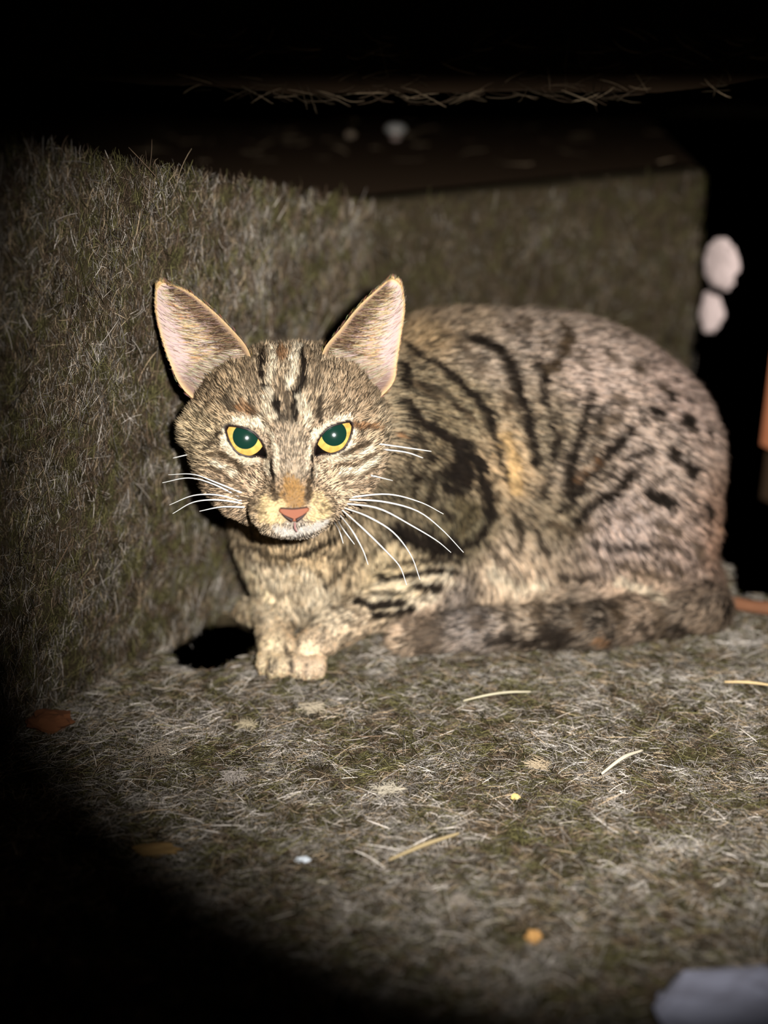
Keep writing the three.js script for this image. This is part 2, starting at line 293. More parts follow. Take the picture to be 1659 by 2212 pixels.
const SKULL = [0, 0.9, -4.2, 4.35, 3.35, 4.15], CHEEK = [3.0, -0.4, -3.1, 1.45, 2.1, 2.2], JAW = [2.0, -2.2, -2.2, 1.55, 1.4, 1.9], CHIN = [0, -3.85, -0.35, 1.2, 0.55, 1.3];
const THROAT = [0, -2.9, -2.7, 2.2, 1.4, 2.4], BRIDGE = [0, 1.6, -1.4, 1.2, 0, -2.5, 0.8, 0.85], PAD = [0.75, -3.2, 0.2, 1.08, 0.8, 1.15], BROW = [1.9, 1.15, -1.25, 1.5, 0.8, 1.05];
function headField(a, b, c) {
  const s = Math.abs(a);
  let d = ell(a, b, c, SKULL);
  d = smin(d, ell(s, b, c, CHEEK), 0.9);
  d = smin(d, ell(s, b, c, JAW), 0.9);
  d = smin(d, ell(a, b, c, THROAT), 0.8);
  d = smin(d, ell(a, b, c, [-4.15, 0.45, -3.0, 0.7, 0.85, 0.8]), 0.5);                       // cheek tuft
  d = smin(d, ell(a, b, c, CHIN), 0.5);
  d = smin(d, cone(a, b, c, BRIDGE), 1.3);
  d = smin(d, ell(s, b, c, PAD), 0.85);
  d = smin(d, ell(s, b, c, BROW), 0.6);
  d = smax(d, -(Math.hypot(s - EYE.a, b - EYE.b, (c - 0.45) * 0.8) - 1.1), 0.4);          // the socket
  d = smin(d, Math.hypot(s - EYE.a, b - EYE.b, c - EYE.c) - 1.33, 0.25);                    // lids over the eyeball
  if (c > -1.2 && s > 0.7 && s < 3.2 && Math.abs(b) < 1.3) d = smax(d, -Math.max(lidDistance(s, b), -0.9 - c), 0.08);
  return d;
}
// body: [kind, numbers..., blend, hair direction]
const BODY = [
  ['e', [4.0, 8.2, -70.8, 6.8, 7.1, 5.6], 2, [0.6, -0.35, -0.1], 1.1],      // ribs
  ['e', [8.8, 8.0, -71.4, 6.8, 6.9, 6.0], 2, [0.75, -0.3, 0], 1.15],         // loin
  ['e', [12.5, 6.7, -71.2, 5.8, 6.2, 6.0], 2, [0.75, -0.6, 0], 1.15],        // rump
  ['e', [12.6, 4.7, -67.6, 5.0, 4.5, 3.2], 1.0, [0.55, -0.7, 0.1], 1.15],    // near thigh
  ['c', [8.0, 1.2, -64.6, 1.1, 15.2, 1.6, -65.6, 1.5], 0.7, [-0.9, -0.2, 0], 0.7],   // near hind foot
  ['e', [3.5, 7.0, -66.9, 2.5, 3.8, 2.0], 1.0, [0.25, -0.9, 0.1], 0.8],     // near shoulder
  ['c', [-3.6, 12.6, -63.6, 3.2, 2.0, 9.6, -69.4, 4.9], 1.6, [0.6, -0.5, -0.4], 0.95],  // neck
  ['e', [-4.2, 5.6, -66.0, 3.4, 4.9, 3.0], 1.4, [0, -1, 0.15], 1.15],        // chest
  ['c', [-4.2, 9.5, -62.8, 2.7, -4.2, 6.5, -65, 3.0], 1.4, [0, -1, 0.2], 0.9],  // throat
  ['e', [-3.4, 3.2, -65.0, 2.9, 2.6, 2.2], 1.2, [0.1, -1, 0.2], 1.2],       // brisket
  ['e', [0.3, 5.6, -66.6, 3.2, 3.6, 2.4], 1.4, [0.3, -0.9, 0.1], 0.85],      // between neck and arm
  ['e', [5.8, 2.8, -67.0, 4.4, 2.6, 2.6], 1.2, [0.3, -1, 0.1], 1.5],        // belly
  ['c', [3.6, 5.4, -66.4, 2.0, 2.9, 3.3, -65.0, 1.75], 0.9, [0.1, -1, 0], 0.75],  // near upper arm
  ['c', [2.9, 3.1, -64.9, 1.75, -2.2, 1.7, -62.6, 1.0], 0.8, [-0.9, -0.3, 0.3], 0.6],  // near forearm
  ['c', [-2.2, 1.5, -62.6, 1.0, -3.68, 1.15, -61.0, 0.85], 0.5, [-0.8, -0.2, 0.5], 0.34],  // near wrist
  ['c', [-7.3, 0.75, -65.4, 0.55, -5.6, 1.6, -63.6, 1.0], 0.8, [0.3, -0.8, 0.5], 0.6],   // far forearm
  ['c', [-5.6, 1.6, -63.6, 1.0, -5.5, 1.15, -61.1, 0.84], 0.4, [0, -0.3, 1], 0.32],      // far wrist
  ['c', [16.6, 2.6, -68.5, 1.2, 16.9, 1.4, -64.6, 1.0], 0.8, [0.2, -0.6, 0.6], 1.1],   // tail
  ['c', [16.9, 1.4, -64.6, 1.0, 11.0, 1.25, -62.9, 0.95], 0.4, [-1, -0.1, 0.2], 1.1],
  ['c', [11.0, 1.25, -62.9, 0.95, 5.0, 1.2, -62.7, 0.9], 0.4, [-1, -0.1, 0], 1.1],
  ['c', [5.0, 1.2, -62.7, 0.9, 1.2, 1.05, -62.2, 0.7], 0.4, [-1, -0.1, 0.1], 1.1],
];
// toes: far paw then near paw
const TOES = [[-6.02, 0.68, -60.2], [-5.5, 0.78, -59.7], [-4.95, 0.74, -59.85], [-4.28, 0.76, -59.75], [-3.7, 0.8, -59.45], [-3.15, 0.7, -59.85]];
for (const [x, y, z] of TOES) BODY.push(['e', [x, y, z, 0.33, 0.6, 0.85], 0.06, [0, -0.4, 1], 0.16]);
const prim = (p, x, y, z) => (p[0] === 'e' ? ell(x, y, z, p[1]) : cone(x, y, z, p[1]));
function field(x, y, z) {
  let d = 1e9;
  for (const p of BODY) { const e = prim(p, x, y, z); d = d > 1e8 ? e : smin(d, e, p[2]); }
  const h = toHead(x, y, z);
  if (Math.hypot(h[0], h[1] + 0.3, h[2] + 3) < 9) d = smin(d, headField(h[0], h[1], h[2]), 0.7);
  return Math.max(d, 0.06 - y);
}
const fieldNormal = (x, y, z, e = 0.05) => { const n = [field(x + e, y, z) - field(x - e, y, z), field(x, y + e, z) - field(x, y - e, z), field(x, y, z + e) - field(x, y, z - e)], l = Math.hypot(...n) || 1; return [n[0] / l, n[1] / l, n[2] / l]; };
const NOSE = [0, -2.75, 1.7];
// hair direction and length at a point of the skin
function lie(p) {
  let x = 0, y = 0, z = 0, w = 1e-9, len = 0;
  for (const q of BODY) { const e = prim(q, p[0], p[1], p[2]); if (e > 2.5) continue; const k = Math.exp(-Math.max(e, 0) / 0.45); x += q[3][0] * k; y += q[3][1] * k; z += q[3][2] * k; len += q[4] * k; w += k; }
  len /= w;
  const h = toHead(...p), e = headField(h[0], h[1], h[2]);
  if (e < 1.5) {
    const k = Math.exp(-Math.max(e, 0) / 0.35) * 3, v = [h[0] - NOSE[0], h[1] - NOSE[1], h[2] - NOSE[2]], l = Math.hypot(...v), d = headDir(v[0] / l, v[1] / l, v[2] / l);
    const hl = clamp(0.13 + 0.075 * l, 0.16, 0.62);
    len = (len * w + hl * k) / (w + k); x += d[0] * k; y += d[1] * k; z += d[2] * k;
  }
  return [x, y, z, len];
}
// surface nets over a box with its own axes (centimetres); keep(x, y, z) drops cells that another box meshes
function surfaceNet(origin, axes, size, cell, f, keep) {
  const n = size.map((s) => Math.ceil(s / cell) + 1), at = (i, j, k) => [0, 1, 2].map((m) => origin[m] + cell * (i * axes[0][m] + j * axes[1][m] + k * axes[2][m]));
  const N = n[0] * n[1] * n[2], D = new Float32Array(N).fill(NaN), id = (i, j, k) => i + n[0] * (j + n[1] * k), B = 4;
  for (let k = 0; k < n[2]; k += B) for (let j = 0; j < n[1]; j += B) for (let i = 0; i < n[0]; i += B) {      // skip blocks far from the surface
    const m = at(i + B / 2, j + B / 2, k + B / 2), d = f(m[0], m[1], m[2]), far = Math.abs(d) > cell * B * 1.7;
    for (let c = k; c < Math.min(k + B, n[2]); c++) for (let b = j; b < Math.min(j + B, n[1]); b++) for (let a = i; a < Math.min(i + B, n[0]); a++) { if (far) D[id(a, b, c)] = d; else { const p = at(a, b, c); D[id(a, b, c)] = f(p[0], p[1], p[2]); } }
  }
  const vert = new Int32Array(N).fill(-1), pos = [], idx = [], C = [[0, 0, 0], [1, 0, 0], [0, 1, 0], [1, 1, 0], [0, 0, 1], [1, 0, 1], [0, 1, 1], [1, 1, 1]], E = [[0, 1], [2, 3], [4, 5], [6, 7], [0, 2], [1, 3], [4, 6], [5, 7], [0, 4], [1, 5], [2, 6], [3, 7]];
  const v = new Float32Array(8);
  for (let k = 0; k < n[2] - 1; k++) for (let j = 0; j < n[1] - 1; j++) for (let i = 0; i < n[0] - 1; i++) {
    let neg = 0;
    for (let c = 0; c < 8; c++) { v[c] = D[id(i + C[c][0], j + C[c][1], k + C[c][2])]; if (v[c] < 0) neg++; }
    if (neg === 0 || neg === 8) continue;
    let x = 0, y = 0, z = 0, m = 0;
    for (const [a, b] of E) if ((v[a] < 0) !== (v[b] < 0)) { const t = v[a] / (v[a] - v[b]); x += mix(C[a][0], C[b][0], t); y += mix(C[a][1], C[b][1], t); z += mix(C[a][2], C[b][2], t); m++; }
    const p = at(i + x / m, j + y / m, k + z / m);
    if (keep && !keep(p[0], p[1], p[2])) continue;
    vert[id(i, j, k)] = pos.length / 3; pos.push(p[0], p[1], p[2]);
  }
  const quad = (a, b, c, d, flip) => { if (a < 0 || b < 0 || c < 0 || d < 0) return; if (flip) idx.push(a, c, b, b, c, d); else idx.push(a, b, c, b, d, c); };
  for (let k = 1; k < n[2] - 1; k++) for (let j = 1; j < n[1] - 1; j++) for (let i = 1; i < n[0] - 1; i++) {
    const s = D[id(i, j, k)] < 0;
    if (s !== D[id(i + 1, j, k)] < 0) quad(vert[id(i, j - 1, k - 1)], vert[id(i, j, k - 1)], vert[id(i, j - 1, k)], vert[id(i, j, k)], !s);
    if (s !== D[id(i, j + 1, k)] < 0) quad(vert[id(i - 1, j, k - 1)], vert[id(i - 1, j, k)], vert[id(i, j, k - 1)], vert[id(i, j, k)], !s);
    if (s !== D[id(i, j, k + 1)] < 0) quad(vert[id(i - 1, j - 1, k)], vert[id(i, j - 1, k)], vert[id(i - 1, j, k)], vert[id(i, j, k)], !s);
  }
  return { pos, idx };
}
// ears: cupped sheets between an inner and an outer edge (head frame, base to tip)
const EARS = [
  { inner: [[-1.45, 3.0, -2.4], [-1.76, 4.06, -1.9], [-2.41, 4.93, -2.2], [-3.32, 5.89, -2.5], [-4.34, 6.72, -2.7], [-5.2, 7.08, -2.8]], outer: [[-3.9, 1.5, -3.2], [-4.8, 2.45, -2.9], [-5.27, 3.53, -3.1], [-5.6, 4.69, -3.1], [-5.79, 5.95, -3.0], [-5.72, 6.88, -2.9]] },
  { inner: [[1.45, 3.0, -2.4], [1.77, 3.96, -1.9], [2.51, 4.79, -2.2], [3.3, 5.71, -2.5], [4.14, 6.46, -2.7], [4.85, 6.98, -2.8]], outer: [[4.0, 1.4, -3.2], [4.92, 2.36, -2.9], [5.12, 3.32, -3.1], [5.36, 4.6, -3.1], [5.52, 5.76, -3.0], [5.42, 6.72, -2.9]] },
];
for (const e of EARS) {
  e.ci = new THREE.CatmullRomCurve3(e.inner.map((p) => new THREE.Vector3(...p))); e.co = new THREE.CatmullRomCurve3(e.outer.map((p) => new THREE.Vector3(...p)));
  // front surface point in the head frame: s 0 (inner edge) .. 1 (outer edge), t 0 (base) .. 1 (tip)
  e.at = (s, t) => {
    const i = e.ci.getPoint(t), o = e.co.getPoint(t), p = i.lerp(o, s), bow = 4 * s * (1 - s);
    p.z -= bow * mix(1.25, 0.12, Math.pow(t, 0.8)) * (1 - 0.35 * (s - 0.5));
    if (t > 0.85) p.y += bow * 0.18 * (t - 0.85) / 0.15;
    return p;
  };
  e.normal = (s, t) => { const d = 0.01, S = clamp(s, d, 1 - d), T = clamp(t, d, 1 - d), n = e.at(S + d, T).sub(e.at(S - d, T)).cross(e.at(S, T + d).sub(e.at(S, T - d))).normalize(); return n.z < 0 ? n.negate() : n; };
}
function earShell(e, nS = 26, nT = 34) {
  const pos = [], idx = [], st = [];
  for (const back of [0, 1]) for (let j = 0; j <= nT; j++) for (let i = 0; i <= nS; i++) {
    const s = i / nS, t = j / nT, p = e.at(s, t), n = e.normal(s, t), rim = Math.min(1, 6 * Math.min(s, 1 - s, 1 - t));
    p.addScaledVector(n, -back * mix(0.05, 0.2, rim));
    pos.push(...fromHead(p.x, p.y, p.z)); st.push([s, t, back]);
  }
  const w = nS + 1, h = w * (nT + 1), q = (a, b, c, d) => idx.push(a, b, c, b, d, c);
  for (let j = 0; j < nT; j++) for (let i = 0; i < nS; i++) { const a = j * w + i; q(a, a + 1, a + w, a + w + 1); q(h + a + 1, h + a, h + a + w + 1, h + a + w); }
  for (let j = 0; j < nT; j++) { const a = j * w, b = a + nS; q(h + a, a, h + a + w, a + w); q(b, h + b, b + w, h + b + w); }
  for (let i = 0; i < nS; i++) { const a = nT * w + i; q(a, a + 1, h + a, h + a + 1); }
  return { pos, idx, st };
}
// markings, painted toe shade, ground tones and whiskers on the cat (millimetres in the place, half widths in 0.1 mm)
const MARKS = [
['k',13,1,-54,165,-612,-54,163,-595,-54,160,-588],
['k',13,1,-52,158,-584,-48,155,-581,-47,152,-577,-46,148,-574],
['k',16,1,-38,165,-615,-37,165,-600,-36,163,-592,-36,160,-587,-38,156,-581,-39,151,-576,-39,146,-573],
['k',18,1,-46,148,-575,-44,147,-573,-41,146,-573,-39,147,-574],
['k',10,0.8,-43,156,-580,-42,151,-576,-42,148,-574],
['k',13,0.9,-29,152,-583,-29,149,-580,-28,144,-580],
['b',13,0.8,-21,151,-584,-22,146,-582],
['k',18,0.8,-66,150,-580,-69,151,-583],
['r',18,0.8,-62,150,-580,-58,149,-579],
['b',18,0.7,-55,148,-578,-56,146,-578],
['b',13,0.6,-45,160,-585,-46,156,-580],
['k',16,0.9,-49,164,-622,-47,166,-601],
['k',13,0.9,-41,166,-609],
['k',16,0.8,-56,164,-604],
['r',19,0.8,-46,166,-609,-45,165,-598],
['c',16,0.7,-51,165,-615,-49,164,-596,-50,160,-586],
['c',16,0.7,-40,166,-614,-40,165,-601,-40,164,-592,-41,161,-587,-42,159,-583],
['c',18,0.6,-50,156,-581,-52,151,-578,-49,147,-575],
['c',18,0.6,-36,154,-580,-35,149,-577,-34,144,-575],
['b',26,0.5,-34,165,-607,-30,162,-597,-31,158,-587],
['b',27,0.5,-59,164,-610,-61,161,-599,-59,160,-592,-57,157,-587],
['b',21,0.4,-74,156,-607,-76,154,-603,-78,151,-599],
['b',21,0.4,-10,150,-606,-6,146,-608,-2,138,-623],
['k',9,0.9,-68,143,-577,-72,139,-578,-76,134,-581,-79,130,-581],
['r',12,0.9,-14,141,-582,-8,138,-589,-2,133,-596],
['r',13,0.9,6,119,-627],
['k',10,0.7,-8,137,-589,0,129,-600],
['c',23,1,-69,140,-575,-71,137,-574,-66,132,-572,-63,130,-571,-59,128,-573,-50,127,-565],
['c',15,1,-55,145,-578,-49,140,-572,-47,135,-566,-46,129,-561],
['c',15,1,-25,143,-578,-31,138,-577,-33,133,-567,-33,129,-562],
['c',23,1,-14,138,-579,-17,133,-576,-22,128,-576,-30,125,-569],
['c',15,0.8,-66,145,-578,-61,145,-577,-56,144,-577],
['c',15,0.8,-16,144,-582,-21,145,-580,-25,143,-578],
['k',9,1,-49,132,-567,-49,129,-564,-48,125,-560],
['k',9,1,-31,131,-569,-32,128,-567,-32,125,-563],
['k',13,0.8,-48,125,-560,-48,123,-559],
['k',13,0.8,-32,125,-563,-31,123,-561],
['g',53,0.8,-40,143,-570,-40,136,-565,-39,132,-561,-39,129,-558],
['n',52,1,-39,123,-552,-38,120,-550],
['b',12,0.95,-48,122,-557,-47,121,-553,-46,118,-550],
['b',12,0.95,-32,124,-559,-33,121,-554,-33,119,-551],
['y',28,0.9,-45,116,-549,-49,114,-549,-52,116,-553],
['y',20,0.8,-44,112,-548,-48,111,-549,-53,111,-550],
['y',22,0.8,-33,112,-549,-29,111,-551,-25,111,-554],
['y',26,0.8,-29,115,-552,-25,115,-555,-28,117,-556],
['w',18,1,-46,106,-549,-39,103,-551,-32,106,-551,-26,107,-554],
['b',5,0.7,-62,115,-568,-57,114,-558,-52,115,-552],
['b',5,0.7,-63,112,-567,-56,112,-554,-51,113,-550],
['b',5,0.7,-27,115,-553,-24,114,-559,-21,113,-570],
['b',5,0.7,-28,113,-552,-23,112,-557,-20,111,-571],
['b',12,0.9,-77,128,-579,-70,130,-575,-66,128,-573,-63,123,-573],
['b',10,0.8,-77,123,-578,-72,121,-575,-67,119,-570,-62,116,-568],
['b',10,0.7,-75,117,-575,-68,116,-569,-64,113,-567],
['c',12,0.6,-77,125,-578,-71,124,-576,-66,121,-572],
['b',12,0.9,-18,130,-576,-12,131,-580,-7,130,-586],
['b',10,0.9,-20,124,-578,-12,122,-581,-8,124,-584,-5,125,-587],
['b',10,0.8,-19,119,-573,-15,119,-576,-11,118,-579,-7,119,-584,-3,120,-590],
['b',10,0.6,-18,116,-572,-14,115,-574,-10,114,-578,-5,114,-587],
['c',12,0.7,-18,127,-577,-13,127,-582,-6,128,-587],
['c',12,0.7,-19,121,-575,-12,120,-579,-8,122,-584,-4,122,-588],
['c',80,0.55,-61,47,-631,-57,43,-629,-53,39,-628,-47,39,-627,-41,38,-626,-37,35,-626,-33,31,-627],  // broad chest cream, put in to brighten fur that shades itself
['c',57,0.5,-50,22,-625,-43,21,-630,-33,21,-620,-27,23,-617,-21,24,-618],
['c',47,0.5,-2,34,-629,4,35,-630,10,36,-630,17,37,-631,24,38,-631,30,39,-631],
['c',37,0.5,-7,29,-623,-1,28,-624,5,28,-624,11,26,-626,17,27,-627,23,28,-629],
['c',48,0.6,-66,21,-634,-59,21,-619],
['k',22,0.9,-74,51,-647,-66,58,-631,-58,58,-624,-53,59,-621,-47,59,-619,-42,61,-617,-38,62,-617],
['k',29,1,-37,65,-615,-32,67,-616,-27,70,-617],
['b',18,0.8,-70,50,-638,-64,52,-631,-59,51,-627,-53,52,-624,-47,52,-622],
['k',18,0.9,-16,54,-633,-20,47,-630,-26,41,-627,-30,37,-627],
['k',12,0.7,-21,60,-626,-24,51,-627,-27,45,-627],
['k',18,0.8,6,59,-642,2,56,-641,-3,52,-641,-8,49,-639,-12,45,-636],
['b',12,0.6,-33,37,-626,-38,37,-626,-44,37,-626,-52,31,-630],
['b',22,0.7,-69,107,-571],
['b',24,0.7,-74,65,-642,-70,62,-635],
['c',38,0.7,-71,17,-645],
['c',30,0.5,-52,48,-625,-46,49,-623,-39,48,-623],
['k',15,1,-7,39,-638,1,37,-633,7,38,-633,13,39,-633,19,40,-633,24,42,-633,31,41,-633,37,40,-633],
['k',13,0.9,5,42,-641,13,43,-639,20,45,-637,26,46,-636,31,46,-636,37,46,-637],
['k',21,1,15,35,-629,22,34,-629,28,34,-630],
['k',12,0.8,-7,32,-627,1,32,-626,9,32,-627],
['k',18,1,-14,29,-625,-6,27,-622,2,28,-624,9,28,-625],
['k',18,1,-6,24,-621,-1,23,-622,4,22,-623,8,23,-625,13,24,-626],
['b',12,0.8,-25,26,-622,-20,22,-617,-12,19,-618],
['b',12,0.7,-22,28,-624,-15,25,-620,-7,20,-620],
['k',54,1,7,61,-642,12,58,-643,18,55,-643,23,53,-642,28,52,-640,37,51,-640],
['k',29,1,39,51,-641,46,53,-645,49,57,-647,52,60,-649],
['k',31,1,9,144,-650,9,138,-640],
['k',22,1,9,148,-673,14,146,-667,19,143,-663,25,140,-663,31,137,-662,35,133,-661,39,130,-659,44,126,-658,48,122,-657,52,118,-657,53,113,-655,54,109,-654],
['k',27,1,9,132,-634,13,127,-635,18,121,-636,24,116,-640,30,111,-643,36,107,-646,41,104,-648],
['k',13,1,54,109,-654,56,103,-652,57,98,-651,60,91,-651,63,83,-651],
['k',93,1,37,97,-645,40,89,-646],
['k',40,1,35,104,-645,40,100,-646,46,96,-648,48,88,-648,51,80,-649,53,73,-650,53,65,-650],
['k',22,1,29,96,-642,30,90,-643,30,84,-644,39,80,-646],
['k',19,1,27,72,-645,34,67,-645],
['k',16,1,15,94,-636,14,82,-641],
['k',15,1,23,103,-638,20,97,-638,18,92,-638],
['k',15,0.9,10,118,-630,15,108,-632],
['o',37,0.8,37,75,-646,44,69,-647,39,61,-644],
['o',32,0.6,23,84,-642,22,77,-643,22,70,-644],
['t',28,0.8,60,106,-654,63,100,-653,65,94,-652,66,87,-652,67,79,-652],
['k',30,1,46,146,-683,51,145,-681,56,143,-680,60,139,-676,64,136,-673,67,129,-667],
['k',26,1,67,129,-667,69,123,-663,71,118,-661,72,112,-658,74,105,-656,75,100,-654,76,93,-653],
['k',23,1,77,136,-675,80,130,-670,80,126,-666,80,121,-664],
['b',31,1,92,148,-703,95,144,-691,91,140,-684,88,136,-678,83,134,-674],
['k',27,1,103,122,-668,102,118,-664,101,113,-661,99,109,-659,98,105,-657,96,98,-655,94,92,-653,94,84,-652,93,77,-652],
['k',23,1,124,106,-660,118,102,-658,113,98,-655,108,93,-654,104,88,-652,101,83,-652,98,77,-651,94,72,-651,90,67,-652],
['k',27,1,124,86,-652,120,82,-650,116,78,-649,111,75,-649,107,72,-649,103,68,-649,100,64,-649],
['k',19,1,135,97,-659,129,96,-657,123,95,-655],
['k',27,1,134,77,-650,140,74,-650,146,71,-651],
['k',35,1,146,117,-681,146,116,-680],
['k',35,1,137,113,-670,138,112,-670],
['k',43,1,154,106,-676,156,104,-676],
['k',32,1,167,98,-684,168,97,-684],
['k',43,1,155,85,-663,157,83,-663],
['k',35,1,146,94,-662,147,93,-662],
['k',35,1,164,64,-659,166,61,-659],
['b',35,0.9,128,130,-686,129,129,-685],
['b',34,0.8,118,121,-669,120,119,-668],
['b',35,0.8,72,150,-702,73,148,-694],
['b',34,0.7,42,143,-675,45,139,-672,48,135,-669],
['b',30,0.8,116,113,-663,113,111,-661,109,108,-659],
['r',12,0.55,97,85,-652,103,90,-653,108,94,-654],
['k',19,0.9,108,52,-646,114,51,-645,119,50,-644,126,51,-644,133,51,-644,140,51,-645],
['k',31,0.9,92,32,-651,99,30,-650,106,31,-649],
['b',23,0.8,121,41,-644,129,38,-645,136,35,-646,142,32,-647,148,30,-648],
['c',31,0.6,122,30,-646,127,28,-645,132,26,-644,136,23,-641,140,23,-637],
['b',23,0.8,86,60,-653,92,59,-651,98,57,-649,103,59,-648,109,60,-647],
['r',23,0.55,174,50,-668],
['k',19,1,83,115,-660,86,106,-657,85,101,-655,85,95,-654],
['k',19,0.9,109,118,-665,107,112,-661],
['k',19,0.9,116,90,-653,112,85,-651],
['b',21,0.9,60,126,-663,61,118,-659],
['b',19,0.8,138,63,-647,144,60,-648,151,56,-649],
['b',19,0.8,145,42,-647,150,37,-649,155,31,-650],
['k',19,0.9,82,89,-653,81,83,-652,80,76,-652],
['b',22,0.8,99,139,-685,103,134,-679],
['b',22,0.8,113,138,-689,118,134,-685],
['b',21,0.7,31,149,-685,37,146,-680],
['b',22,0.8,159,50,-652,163,41,-655],
['k',17,0.9,66,66,-653,69,60,-654,71,54,-655,69,44,-650],
['k',17,0.9,79,54,-655,81,49,-654,84,44,-652],
['b',20,0.8,15,137,-645,19,133,-646,24,129,-647],
['b',21,0.8,36,123,-652,39,119,-652,43,116,-652],
['k',7,1,-56,13,-595,-56,10,-590],  // this and the next short lines paint the shade between the toes
['k',7,1,-53,12,-594,-54,9,-589],
['k',9,1,-48,12,-606,-45,11,-594,-45,8,-591],
['k',7,1,-38,13,-590,-38,10,-587],
['k',16,0.9,11,126,-633,13,120,-633,16,115,-633,18,110,-635,21,104,-637],
['k',13,0.8,12,108,-631,11,98,-632],
['k',21,0.9,24,94,-640,24,84,-642,22,73,-644],
['k',18,0.8,17,136,-647,23,133,-649,29,130,-652,33,125,-652,38,120,-652],
['k',16,0.8,60,135,-671,62,130,-667,65,125,-664,66,120,-661,67,115,-659],
['k',16,0.8,87,122,-665,89,114,-661,89,108,-658,88,102,-656],
['k',14,0.8,107,104,-657,104,98,-655,100,93,-654],
['k',14,0.8,130,92,-655,125,89,-653,119,86,-652],
['k',14,0.8,143,84,-655,138,83,-653,133,81,-651],
['k',14,0.7,150,77,-655,158,71,-657],
['b',14,0.8,111,65,-647,117,67,-646,124,68,-646,133,70,-648],
['b',14,0.8,103,44,-648,110,43,-646,117,42,-645,122,43,-644,127,43,-644,133,43,-644],
['b',14,0.8,141,55,-646,146,51,-647,152,46,-649],
['k',12,0.8,51,49,-648,55,45,-649,60,41,-647],
['k',12,0.8,62,49,-652,67,43,-649],
['b',14,0.8,80,147,-692,84,142,-684],
['b',14,0.8,62,150,-696,66,147,-690],
['b',15,0.8,139,123,-683,144,120,-683],
['k',17,0.8,111,23,-631,116,21,-626,122,18,-624],
['k',22,0.9,147,11,-630,153,9,-632,160,6,-637],
['k',28,0.9,53,11,-617,60,11,-618,66,10,-619,72,9,-619,77,9,-619],
['k',19,0.8,129,16,-625,135,9,-627],
['c',31,0.7,55,35,-645,61,32,-644,67,28,-644,74,27,-645,81,27,-645],
['k',28,0.8,63,19,-645,63,19,-621,64,15,-619,64,11,-618],
['b',28,0.7,79,20,-638,78,21,-624,78,18,-620],
['k',49,0.9,82,13,-619,90,11,-619],
['b',31,0.7,97,22,-629,98,17,-621],
['b',31,0.7,46,21,-630,47,18,-619],
['k',79,0.75,23,15,-617,20,13,-616],
['r',24,0.7,108,11,-619,112,9,-619],
['b',28,0.7,118,22,-629,118,19,-624,119,15,-622],
['b',28,0.7,139,20,-630,140,15,-628,142,9,-629],
['k',28,0.6,70,8,-619,76,7,-620,83,6,-621]];
const TONES = [[150,130,98,-43,157,-582],[140,118,84,-77,149,-596],[142,120,88,-10,149,-598],[160,140,112,-39,133,-562],[126,99,64,-39,121,-551],[168,143,108,-69,117,-570],[172,148,114,-12,116,-577],[168,144,102,-48,114,-549],[174,150,110,-28,113,-551],[168,156,138,-38,105,-550],[165,145,106,-84,137,-590],[165,145,110,-1,136,-604],[214,190,146,-62,31,-637],[200,172,122,-44,47,-624],[216,192,146,-54,13,-593],[222,194,154,-38,13,-590],[196,174,126,5,36,-630],[200,176,138,-19,19,-615],[104,92,66,11,79,-641],[92,82,56,39,61,-644],[112,98,70,15,132,-640],[104,90,62,28,115,-643],[128,112,80,40,124,-655],[172,144,100,64,94,-652],[138,118,90,40,152,-697],[146,128,108,76,147,-691],[168,146,126,110,132,-678],[156,136,116,133,92,-656],[166,145,128,122,59,-645],[146,124,106,154,43,-650],[142,110,84,172,47,-663],[132,116,88,81,102,-655],[140,122,98,96,91,-653],[128,112,84,88,66,-652],[150,132,108,53,139,-673],[190,165,130,65,27,-644],[168,142,112,136,23,-641],[128,116,104,40,20,-623],[96,84,68,98,17,-621],[104,90,72,146,16,-630],[118,100,78,164,11,-635],[160,136,118,155,116,-689],[175,150,120,16,17,-626],[145,120,80,21,149,-685],[150,130,95,-29,28,-627]];  // pale chest and paw fur, its tones lightened further against the steep light
const WHISKERS = [[[-16,109,-573],[0,112,-564],[15,106,-567],[26,96,-569],[36,84,-570]],
[[-17,107,-573],[-2,110,-561],[12,101,-563],[24,93,-563],[30,87,-564]],
[[-18,104,-575],[-6,107,-558],[4,100,-558],[12,89,-557],[16,78,-555]],
[[-19,103,-575],[-9,103,-555],[1,93,-553],[7,86,-552],[10,78,-550]],
[[-20,99,-578],[-13,101,-554],[-9,93,-553],[-7,87,-552]],
[[-23,80,-615],[-17,101,-556],[-13,95,-556]],
[[-16,110,-573],[2,112,-572],[17,106,-576],[27,99,-579]],
[[-25,80,-613],[-19,99,-557],[-18,95,-557]],
[[-63,115,-567],[-74,118,-571],[-85,119,-578],[-98,115,-587]],
[[-64,113,-567],[-76,117,-572],[-88,116,-581],[-101,111,-587]],
[[-63,111,-567],[-74,113,-569],[-85,111,-573],[-97,104,-578]],
[[-63,110,-567],[-74,112,-566],[-85,109,-570],[-95,102,-573]],
[[-62,108,-567],[-72,109,-565],[-82,106,-567]],
[[-3,129,-590],[11,122,-602],[22,119,-605]],
[[-2,126,-591],[11,120,-601],[18,117,-602]],
[[-6,116,-584],[4,109,-594]],
[[-79,127,-580],[-89,122,-594],[-97,119,-597]]];
